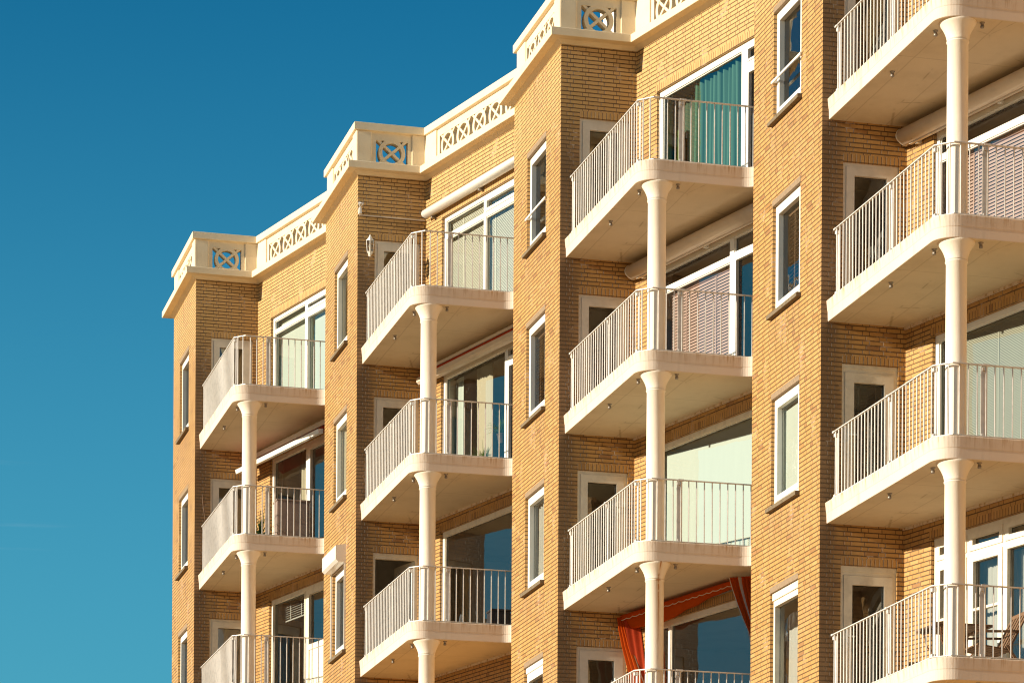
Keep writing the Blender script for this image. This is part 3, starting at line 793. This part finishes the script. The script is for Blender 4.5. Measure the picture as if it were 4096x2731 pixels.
# ------------------------------------------------------------------ awnings
def extr(mb,F,u0,u1,prof,base,mat=0):
    mb.prism([Vector(F.p(u0,o,z))-base for o,z in prof],[Vector(F.p(u1,o,z))-base for o,z in prof],mat,smooth=False)
def ell(cx,cz,rx,rz,rot,n=20): 
    out=[]
    for i in range(n):
        t=2*math.pi*i/n; c,s=math.cos(t),math.sin(t)
        c=math.copysign(abs(c)**.8,c); s=math.copysign(abs(s)**.8,s)
        x,y=rx*c,rz*s; out.append((cx+x*math.cos(rot)-y*math.sin(rot),cz+x*math.sin(rot)+y*math.cos(rot)))
    return out
for k,lab in ((2,'big beige oval awning case under the top balcony of the third bay'),(3,'big beige oval awning case at the upper right edge, nearest of all')):
    z=zl(1); b=Vector(FR.p(2.2,.1,z+2.7)); r=thing('awning_case',k,b,lab,'awning','closed beige awning cases')
    mb=MB(); extr(mb,FR,.10,4.35,ell(.135,z+2.70,.125,.10,.45),b)
    o=mb.build('cassette',CASS,r)
    for p in o.data.polygons: 
        if len(p.vertices)==4: p.use_smooth=True
    mb=MB(); extr(mb,FR,.085,.10,ell(.135,z+2.70,.13,.105,.45),b); mb.build('end_cap',CASSW,r)
    mb=MB(); extr(mb,FR,.20,4.35,[(.06,z+2.575),(.11,z+2.575),(.11,z+2.60),(.06,z+2.60)],b); mb.build('front_bar',CASS,r)
    mb=MB()
    for u in (.3,2.2,4.0): extr(mb,FR,u,u+.06,[(.0,z+2.56),(.07,z+2.56),(.07,z+2.72),(.0,z+2.72)],b)
    mb.build('bracket',CASSW,r)
# white tube case on the top storey of the second bay
z=zl(0); b=Vector(FR.p(2.2,.1,z+2.8)); r=thing('awning_case',1,b,'white tubular awning case fixed to bare brick on the top storey','awning')
mb=MB(); extr(mb,FR,.19,4.35,ell(.115,z+2.80,.088,.070,.3),b); o=mb.build('cassette',CASSW,r)
for p in o.data.polygons:
    if len(p.vertices)==4: p.use_smooth=True
mb=MB(); extr(mb,FR,.178,.19,ell(.115,z+2.80,.091,.073,.3),b); mb.build('end_cap',DARK,r)
mb=MB()
for u in (.35,2.2,4.0): extr(mb,FR,u,u+.06,[(0,z+2.69),(.09,z+2.69),(.09,z+2.77),(0,z+2.77)],b)
mb.build('bracket',METAL,r)
# closed box awning, second bay, second storey
z=zl(1); b=Vector(FR.p(2.2,.1,z+2.6)); r=thing('awning_case',1,b,'slim cream box awning with a thin red edge above the spider plant window','awning')
mb=MB(); extr(mb,FR,.10,4.35,[(.07,z+2.56),(.19,z+2.55),(.235,z+2.59),(.235,z+2.665),(.07,z+2.70)],b); mb.build('front_bar',CASS,r)
mb=MB(); extr(mb,FR,.14,4.35,[(.03,z+2.70),(.20,z+2.685),(.20,z+2.72),(.03,z+2.765)],b); mb.build('canvas_roll',REDC,r)
mb=MB(); extr(mb,FR,.12,4.35,[(.037,z+2.775),(.13,z+2.775),(.13,z+2.83),(.037,z+2.83)],b); mb.build('wall_rail',CASSW,r)
# half extended red awning, farthest bay
z=zl(1); b=Vector(FR.p(2.2,.2,z+2.6)); r=thing('awning',0,b,'half extended red awning with a white front bar in the farthest bay','awning')
mb=MB(); extr(mb,FR,-.06,3.93,[(.36,z+2.43),(.45,z+2.42),(.475,z+2.50),(.36,z+2.525)],b); mb.build('front_bar',CASSW,r)
mb=MB(); extr(mb,FR,.05,4.3,[(.04,z+2.74),(.05,z+2.75),(.37,z+2.52),(.37,z+2.51)],b); mb.build('canvas',REDC,r)
mb=MB(); extr(mb,FR,.0,4.3,[(.037,z+2.74),(.11,z+2.74),(.11,z+2.84),(.037,z+2.84)],b); mb.build('wall_rail',CASSW,r)
# orange draped awning, third bay
z=zl(3); b=Vector(FR.p(1.9,.2,z+2.8)); r=thing('awning',2,b,'orange awning with scalloped white edged valance and gathered side drapes','awning')
mb=MB(); extr(mb,FR,.06,3.50,[(.24,z+2.80),(.28,z+2.80),(.28,z+2.835),(.24,z+2.835)],b); mb.build('front_bar',ORANGE,r)
mb=MB(); N=170; tops=[];bots=[];tr=[]
for i in range(N+1):
    u=.05+3.47*i/N; s=.018*abs(math.sin(i/N*math.pi*17)); wv=.012*math.sin(i*.37)
    tops.append(Vector(FR.p(u,.285,z+2.825))-b); bots.append(Vector(FR.p(u,.290+wv*.6,z+2.768-s))-b); tr.append(Vector(FR.p(u,.291+wv*.6,z+2.755-s))-b)
mb.grid([tops,bots],0,False,True); mb.grid([bots,tr],1,False,True); mb.build('valance',[ORANGE,WHITEC],r,recalc=False)
mb=MB(); rows=[]
for j in range(9):
    t=j/8; row=[]
    for i in range(61):
        u=.10+3.38*i/60; e=max(0,1-abs(i-16)/34); sag=(.03+.24*e)*math.sin(math.pi*t*.9)+.012*math.sin(i*.55)*t*(1-t)*4
        row.append(Vector(FR.p(u,.27-.21*t,z+2.81-.03*t-sag))-b)
    rows.append(row)
mb.grid(rows,0,False,True); mb.build('canvas',ORANGE,r,recalc=False)
def drape(pts,w0,w1,name,fl=4.0):
    """gathered cloth: centre line of (u,off,z) with widths, pleated across"""
    mb=MB(); n=len(pts); rows=[]; M=36
    for i,(u,o,zz) in enumerate(pts):
        t=i/(n-1); w=w0+(w1-w0)*t; row=[]
        for j in range(M+1):
            s=j/M-.5
            row.append(Vector(FR.p(u+s*w*.75,o+.045*math.sin(j/M*fl*2*math.pi+.6*t)-s*w*.55,zz+.02*math.cos(j*.9)*t))-b)
        rows.append(row)
    mb.grid(rows,0,False,True)
    nf=(n-1)*M
    for f in range(nf):
        j=f%M
        if j in (0,1,M-1) or j in (14,15): mb.m[f]=1
    mb.build(name,[ORANGE,WHITEC],r,recalc=False)
drape([(.08,.28,z+2.80),(.13,.27,z+2.6),(.21,.24,z+2.3),(.31,.20,z+2.0),(.41,.16,z+1.7),(.52,.11,z+1.38)],.10,.22,'side_drape',2.5)
drape([(3.72,.27,z+2.84),(3.76,.26,z+2.66),(3.86,.25,z+2.4),(3.97,.24,z+2.15),(4.06,.23,z+1.95),(4.12,.23,z+1.72)],.44,.20,'side_drape',6)
mb=MB(); rows=[]
for t in range(9):
    f=t/8; row=[]
    for j in range(13):
        g=j/12; row.append(Vector(FR.p(.15+.34*f+.09*g,(.28-.16*f)*(1-g)+.012+.012*math.sin(g*14+f*2),z+2.80-1.42*f-.05*g))-b)
    rows.append(row)
mb.grid(rows,0,False,True); mb.build('side_cheek',REDC,r,recalc=False)
mb=MB(); fbox(mb,FR,.10,4.30,.037,.09,z+2.755,z+2.81); o=mb.build('wall_rail',METAL,r); o.location=-b

# ------------------------------------------------------------------ small fixtures
# lantern
z=zl(0); b=Vector(FS.p(.212,.12,z+2.15)); r=thing('wall_lantern',1,b,'small off white glazed wall lantern beside the top door of the second bay','lamp')
def hexp(rad,zz,sq=1): return [(rad*math.cos(math.pi/3*i+.3),rad*math.sin(math.pi/3*i+.3),zz) for i in range(6)]
mb=MB(); mb.prism(hexp(.075,.11),hexp(.030,.175)); mb.prism(hexp(.028,.175),hexp(.012,.215)); mb.prism(hexp(.082,.100),hexp(.082,.112)); mb.prism(hexp(.058,-.115),hexp(.066,-.10)); mb.prism(hexp(.030,-.155),hexp(.052,-.116)); mb.prism(hexp(.012,-.185),hexp(.022,-.156))
hp0,hp1=hexp(.060,-.10),hexp(.078,.10)
for p,q in zip(hp0,hp1): mb.tube([p,q],.006,6)
mb.tube([(0,.03,-.13),(0,.09,-.15),(0,.118,-.11)],.012,6); mb.build('lantern_frame',CASSW,r)
mb=MB()
for i in range(6):
    j=(i+1)%6; mb.face([Vector(hp0[i])*.97,Vector(hp0[j])*.97,Vector(hp1[j])*.97,Vector(hp1[i])*.97])
mb.build('lantern_glass',LAMPG,r,recalc=False)
mb=MB(); mb.lathe((0,0,-.03),[(.004,-.05),(.014,-.045),(.014,-.0),(.026,.03),(.020,.06),(.004,.075)],12); mb.build('bulb',UPVC,r)
# security lamp at the corner
b=Vector(FS.p(.035,.05,z+2.85)); r=thing('security_lamp',1,b,'small white twin head security lamp on the second pier corner','lamp')
mb=MB(); mb.box8([(-.028,-.03,-.09),(.028,-.03,-.09),(.028,.05,-.09),(-.028,.05,-.09),(-.022,-.02,.03),(.022,-.02,.03),(.022,.05,.03),(-.022,.05,.03)]); mb.build('sensor_body',CASSW,r,bevel=.006)
for dx,dz in ((-.02,.10),(.04,.10)):
    mb=MB(); mb.tube([(0,.0,.03),(dx*.6,-.02,.07)],.008,8); mb.tube([(dx*.6,-.01,.065),(dx,-.05,dz)],[.014,.028],12); mb.build('lamp_head',CASSW,r)
# conduit (part of building)
mb=MB(); fbox(mb,FS,.03,1.28,.0,.022,zl(0)+2.740,zl(0)+2.762); mb.build('cable_duct',CASS,root,bayoff(1))
b=Vector(FS.p(.3,.03,zl(1)+1.7))
mb=MB(); pl=[(.155,.012,1.96),(.165,.02,1.80),(.20,.02,1.55),(.235,.02,1.30),(.30,.03,1.05),(.34,.03,.9)]
mb.tube([Vector(FS.p(u,o,zl(1)+q))-b for u,o,q in pl],.008,6); o=mb.build('cable',BROWN); place(o,0,b); tag(o,'thin brown cable hanging down the dark side of the building end pier','cable')

# ------------------------------------------------------------------ balcony furniture and plants
def spider(name,k,base,n,L,label,mat,up=.5,pot=True,potm=POT,wd=.010,seed=1):
    rnd=random.Random(seed); r=thing(name,k,base,label,'plant'); mb=MB()
    for i in range(n):
        az=rnd.uniform(0,2*math.pi); el=rnd.uniform(.3,1.45); ln=L*rnd.uniform(.6,1.1); p=Vector((rnd.uniform(-.04,.04),rnd.uniform(-.04,.04),0)); d=Vector((math.cos(az)*math.cos(el),math.sin(az)*math.cos(el),math.sin(el)))
        side=Vector((-math.sin(az),math.cos(az),0)); A=[];B=[]
        for s in range(7):
            t=s/6; w=wd*(1-t*.92); A.append(p+side*w); B.append(p-side*w)
            p=p+d*ln/6; d=(d+Vector((0,0,-.32*up*2*t-.05))).normalized()
        mb.grid([A,B],0,False,True)
    mb.build('foliage',mat,r,recalc=False)
    if pot:
        mb=MB(); mb.lathe((0,0,0),[(.07,-.17),(.10,-.01),(.11,.0),(.10,.005)],16); mb.build('pot',potm,r)
    return r
zf=zl(1)
spider('spider_plant',1,Vector(FR.p(1.90,-.24,zf+.76)),90,.42,'bushy green spider plant on the sill below the cream curtain',LEAFM,.6,True,POT,.011,3)
spider('spider_plant',1,Vector(FR.p(2.58,-.24,zf+1.16)),80,.42,'hanging pale spider plant beside the white mullion of the same window',LEAFM,.9,True,POT,.010,5)
# palm on farthest bay second balcony
spider('potted_palm',0,Vector((.84,-3.12,zf+TH+.20)),46,.62,'dark potted palm between the column and the taupe cabinet',LEAFD,.45,True,POT,.016,9)
def box_thing(name,k,a0,a1,b0,b1,z0,z1,mat,label,cat,lid=None,parts='body'):
    base=Vector(V((a0+a1)/2,(b0+b1)/2,z0)); r=thing(name,k,base,label,cat)
    F=Fr((0,0),(1,0),(0,1))
    mb=MB(); fbox(mb,F,a0,a1,b0,b1,z0+.03,z1); o=mb.build(parts,mat,r,bevel=.008); o.location=-base
    mb=MB(); fbox(mb,F,a0-.015,a1+.015,b0-.015,b1+.015,z1,z1+.035); o=mb.build('lid',mat,r,bevel=.006); o.location=-base
    mb=MB()
    n=max(2,int((a1-a0)/.16))
    for i in range(n):
        u0=a0+.03+(a1-a0-.06)*i/n; fbox(mb,F,u0+.006,u0+(a1-a0-.06)/n-.006,b1,b1+.008,z0+.06,z1-.04)
    o=mb.build('front_panel',mat,r); o.location=-base
    mb=MB()
    for a in (a0+.03,a1-.07):
        for b_ in (b0+.03,b1-.07): fbox(mb,F,a,a+.04,b_,b_+.04,z0,z0+.032)
    o=mb.build('foot',DARK,r); o.location=-base
    return r
box_thing('balcony_cabinet',0,1.18,1.84,2.60,2.97,zf+TH,zf+TH+.97,GREYBOX,'tall taupe storage cabinet behind the railing in the farthest bay','cabinet')
z2=zl(2)
box_thing('storage_box',1,1.72,2.06,3.16,3.50,z2+TH,z2+TH+.38,DARK,'black storage box behind the railing of the lowest full balcony','box')

# rounded chair
base=Vector(V(1.64,2.25,z2+TH)); r=thing('garden_chair',1,base,'small pale chair with a rounded back left of the black box','chair'); r.scale=(.72,.72,.72); r.rotation_euler.z+=1.0
mb=MB(); F0=Fr((0,0),(1,0),(0,1))
mb.prism([(-.2,-.2,.42),(.2,-.2,.42),(.2,.2,.42),(-.2,.2,.42)],[(-.2,-.2,.45),(.2,-.2,.45),(.2,.2,.45),(-.2,.2,.45)]); mb.build('seat',CREAM and CASSW,r)
mb=MB(); arc=[(.17*math.cos(t),.22,.45+.0+max(0,.30*math.sin(t))) for t in [math.pi*i/12 for i in range(13)]]
mb.prism(arc,[(x,y+.025,zq) for x,y,zq in arc]); mb.build('backrest',CASSW,r)
for x in (-.17,.17):
    for y in (-.17,.17):
        mb=MB(); mb.tube([(x,y,0),(x,y,.42)],.014,8); mb.build('leg',CASSW,r)

# nearest bay: table and slatted chair
z3=zl(3)
base=Vector(V(1.08,2.42,z3+TH)); r=thing('garden_table',3,base,'small dark slatted garden table on rusty curved metal legs','table')
mb=MB()
for i in range(7):
    y=-.33+.66*i/6; mb.box8([(-.42,y-.048,.695),(.42,y-.048,.695),(.42,y+.048,.695),(-.42,y+.048,.695),(-.42,y-.048,.722),(.42,y-.048,.722),(.42,y+.048,.722),(-.42,y+.048,.722)])
mb.box8([(-.34,-.36,.672),(-.30,-.36,.672),(-.30,.36,.672),(-.34,.36,.672),(-.34,-.36,.694),(-.30,-.36,.694),(-.30,.36,.694),(-.34,.36,.694)])
mb.box8([(.30,-.36,.672),(.34,-.36,.672),(.34,.36,.672),(.30,.36,.672),(.30,-.36,.694),(.34,-.36,.694),(.34,.36,.694),(.30,.36,.694)])
mb.build('tabletop',BROWN,r)
RUST=plain('rusty_iron',(.22,.10,.05),.7,.3,.3,.5,40)
for sx in (-1,1):
    for sy in (-1,1):
        mb=MB(); mb.tube([(sx*.32,sy*.30,.67),(sx*.30,sy*.27,.50),(sx*.20,sy*.20,.36),(sx*.10,sy*.12,.25),(sx*.16,sy*.18,.12),(sx*.30,sy*.30,.0)],.012,8); mb.build('leg',RUST,r)
mb=MB(); mb.tube([(-.1,-.12,.25),(.1,.12,.25)],.010,8); mb.tube([(-.1,.12,.25),(.1,-.12,.25)],.010,8); mb.lathe((0,0,.25),[(.02,-.02),(.035,0),(.02,.02)],12); mb.build('stretcher',RUST,r)
base=Vector(V(1.32,2.98,z3+TH)); r=thing('slatted_chair',3,base,'weathered wooden slatted chair beside the dark garden table','chair')
def brd(mb,p,q,w,t,side=Vector((0,1,0))):
    p,q=Vector(p),Vector(q); d=(q-p).normalized(); nn=d.cross(side).normalized()
    c=[p-side*w/2-nn*t/2,p+side*w/2-nn*t/2,p+side*w/2+nn*t/2,p-side*w/2+nn*t/2]
    mb.box8(c+[x+(q-p) for x in c])
mb=MB()
for i in range(6): brd(mb,(-.26,-.25+.10*i,.36),(.24,-.25+.10*i,.30),.075,.02)
mb.build('seat',BROWN,r)
mb=MB()
for i in range(6): brd(mb,(.20,-.25+.10*i,.30),(.50,-.25+.10*i,.86),.06,.02)
brd(mb,(.47,0,.80),(.50,0,.86),.58,.03); mb.build('backrest',BROWN,r)
for s in (-1,1):
    mb=MB(); brd(mb,(-.24,s*.29,.0),(-.20,s*.29,.52),.05,.035); mb.build('leg',BROWN,r)
    mb=MB(); brd(mb,(.42,s*.29,.0),(.16,s*.29,.36),.05,.035); mb.build('leg',BROWN,r)
    mb=MB(); brd(mb,(-.28,s*.29,.53),(.34,s*.29,.56),.06,.025); mb.build('armrest',BROWN,r)

# ------------------------------------------------------------------ ground
mb=MB(); mb.face([(-3000,-3000,0),(3000,-3000,0),(3000,3000,0),(-3000,3000,0)],None,0,(0,0,1))
g=mb.build('ground',SAND,recalc=False); g['kind']='structure'

# ------------------------------------------------------------------ camera
cd=bpy.data.cameras.new('camera'); cam=bpy.data.objects.new('camera',cd); COL.objects.link(cam)
c_,s_=math.cos(ROLL),math.sin(ROLL)
cam.matrix_world=Matrix(((c_,-s_,0,0),(0,0,-1,0),(s_,c_,0,CAMH),(0,0,0,1)))
cd.sensor_fit='HORIZONTAL'; cd.sensor_width=36; cd.lens=12691.2969/4096*36
cd.shift_y=3483.3885*c_/4096; cd.shift_x=3483.3885*s_/4096
cd.clip_start=.5; cd.clip_end=9000
sc.camera=cam

# ------------------------------------------------------------------ light
EL=R_(15.7)
GR=R_(2.5)
hx=-S3[0]*math.cos(GR)+Q3[0]*math.sin(GR); hy=-S3[1]*math.cos(GR)+Q3[1]*math.sin(GR)
to_sun=Vector((hx*math.cos(EL),hy*math.cos(EL),math.sin(EL)))
sd=bpy.data.lights.new('sun','SUN'); so_=bpy.data.objects.new('sun',sd); COL.objects.link(so_)
so_.rotation_euler=to_sun.to_track_quat('Z','Y').to_euler(); so_.location=(-40,20,60)
sd.energy=4.7; sd.angle=R_(.5); sd.color=(1.0,.89,.70)
w=bpy.data.worlds.new('World'); sc.world=w; w.use_nodes=True; nt=w.node_tree
for n in list(nt.nodes): nt.nodes.remove(n)
out=nt.nodes.new('ShaderNodeOutputWorld'); bg=nt.nodes.new('ShaderNodeBackground')
sky=nt.nodes.new('ShaderNodeTexSky'); sky.sky_type='NISHITA'; sky.sun_disc=False
sky.sun_elevation=EL; sky.sun_rotation=math.atan2(hx,hy); sky.altitude=0; sky.air_density=1.0; sky.dust_density=.6; sky.ozone_density=2.5
gm=nt.nodes.new('ShaderNodeGamma'); gm.inputs[1].default_value=1.45
tn=nt.nodes.new('ShaderNodeMix'); tn.data_type='RGBA'; tn.blend_type='MULTIPLY'; tn.inputs[0].default_value=1; tn.inputs[7].default_value=(.075,.71,.715,1)
nt.links.new(sky.outputs[0],gm.inputs[0]); nt.links.new(gm.outputs[0],tn.inputs[6]); dk=nt.nodes.new('ShaderNodeMix'); dk.data_type='RGBA'; dk.blend_type='DARKEN'; dk.inputs[0].default_value=1; dk.inputs[7].default_value=(3.0,4.2,6.4,1)
nt.links.new(tn.outputs[2],dk.inputs[6])
tc=nt.nodes.new('ShaderNodeTexCoord'); sp=nt.nodes.new('ShaderNodeSeparateXYZ'); nt.links.new(tc.outputs['Generated'],sp.inputs[0])
mr=nt.nodes.new('ShaderNodeMapRange'); mr.interpolation_type='SMOOTHSTEP'; nt.links.new(sp.outputs[2],mr.inputs[0])
mr.inputs['From Min'].default_value=.40; mr.inputs['From Max'].default_value=.06; mr.inputs['To Max'].default_value=.75
hz=nt.nodes.new('ShaderNodeMix'); hz.data_type='RGBA'; hz.inputs[7].default_value=(1.1,4.2,5.7,1)
nt.links.new(mr.outputs[0],hz.inputs[0]); nt.links.new(dk.outputs[2],hz.inputs[6]); mp=nt.nodes.new('ShaderNodeMapping'); mp.inputs['Scale'].default_value=(22,22,420); nt.links.new(tc.outputs['Generated'],mp.inputs[0])
nz=nt.nodes.new('ShaderNodeTexNoise'); nz.inputs['Scale'].default_value=1.0; nz.inputs['Detail'].default_value=4; nt.links.new(mp.outputs[0],nz.inputs['Vector'])
def wmr(src,a,b_,to=1.0):
    q=nt.nodes.new('ShaderNodeMapRange'); q.interpolation_type='SMOOTHSTEP'; nt.links.new(src,q.inputs[0]); q.inputs['From Min'].default_value=a; q.inputs['From Max'].default_value=b_; q.inputs['To Max'].default_value=to; return q.outputs[0]
def wmul(p,q):
    x=nt.nodes.new('ShaderNodeMath'); x.operation='MULTIPLY'; nt.links.new(p,x.inputs[0]); nt.links.new(q,x.inputs[1]); return x.outputs[0]
wf=wmul(wmul(wmr(nz.outputs['Fac'],.58,.76,.05),wmr(sp.outputs[2],.195,.205)),wmul(wmr(sp.outputs[2],.232,.222),wmr(sp.outputs[0],-.125,-.15)))
cl=nt.nodes.new('ShaderNodeMix'); cl.data_type='RGBA'; cl.inputs[7].default_value=(6.5,7.5,7.8,1)
nt.links.new(wf,cl.inputs[0]); nt.links.new(hz.outputs[2],cl.inputs[6]); nt.links.new(cl.outputs[2],bg.inputs[0])
bg.inputs[1].default_value=.055
nt.links.new(bg.outputs[0],out.inputs[0])
vs=sc.view_settings; vs.view_transform='Standard'; vs.look='None'; vs.exposure=.75; vs.gamma=1
sc.render.engine='CYCLES'
sc.cycles.max_bounces=8; sc.cycles.diffuse_bounces=5; sc.cycles.transparent_max_bounces=12; sc.cycles.glossy_bounces=4
sc.cycles.use_denoising=True; sc.cycles.denoiser='OPENIMAGEDENOISE'; sc.cycles.denoising_prefilter='ACCURATE'; sc.cycles.filter_width=1.15
sc.cycles.caustics_reflective=False; sc.cycles.caustics_refractive=False
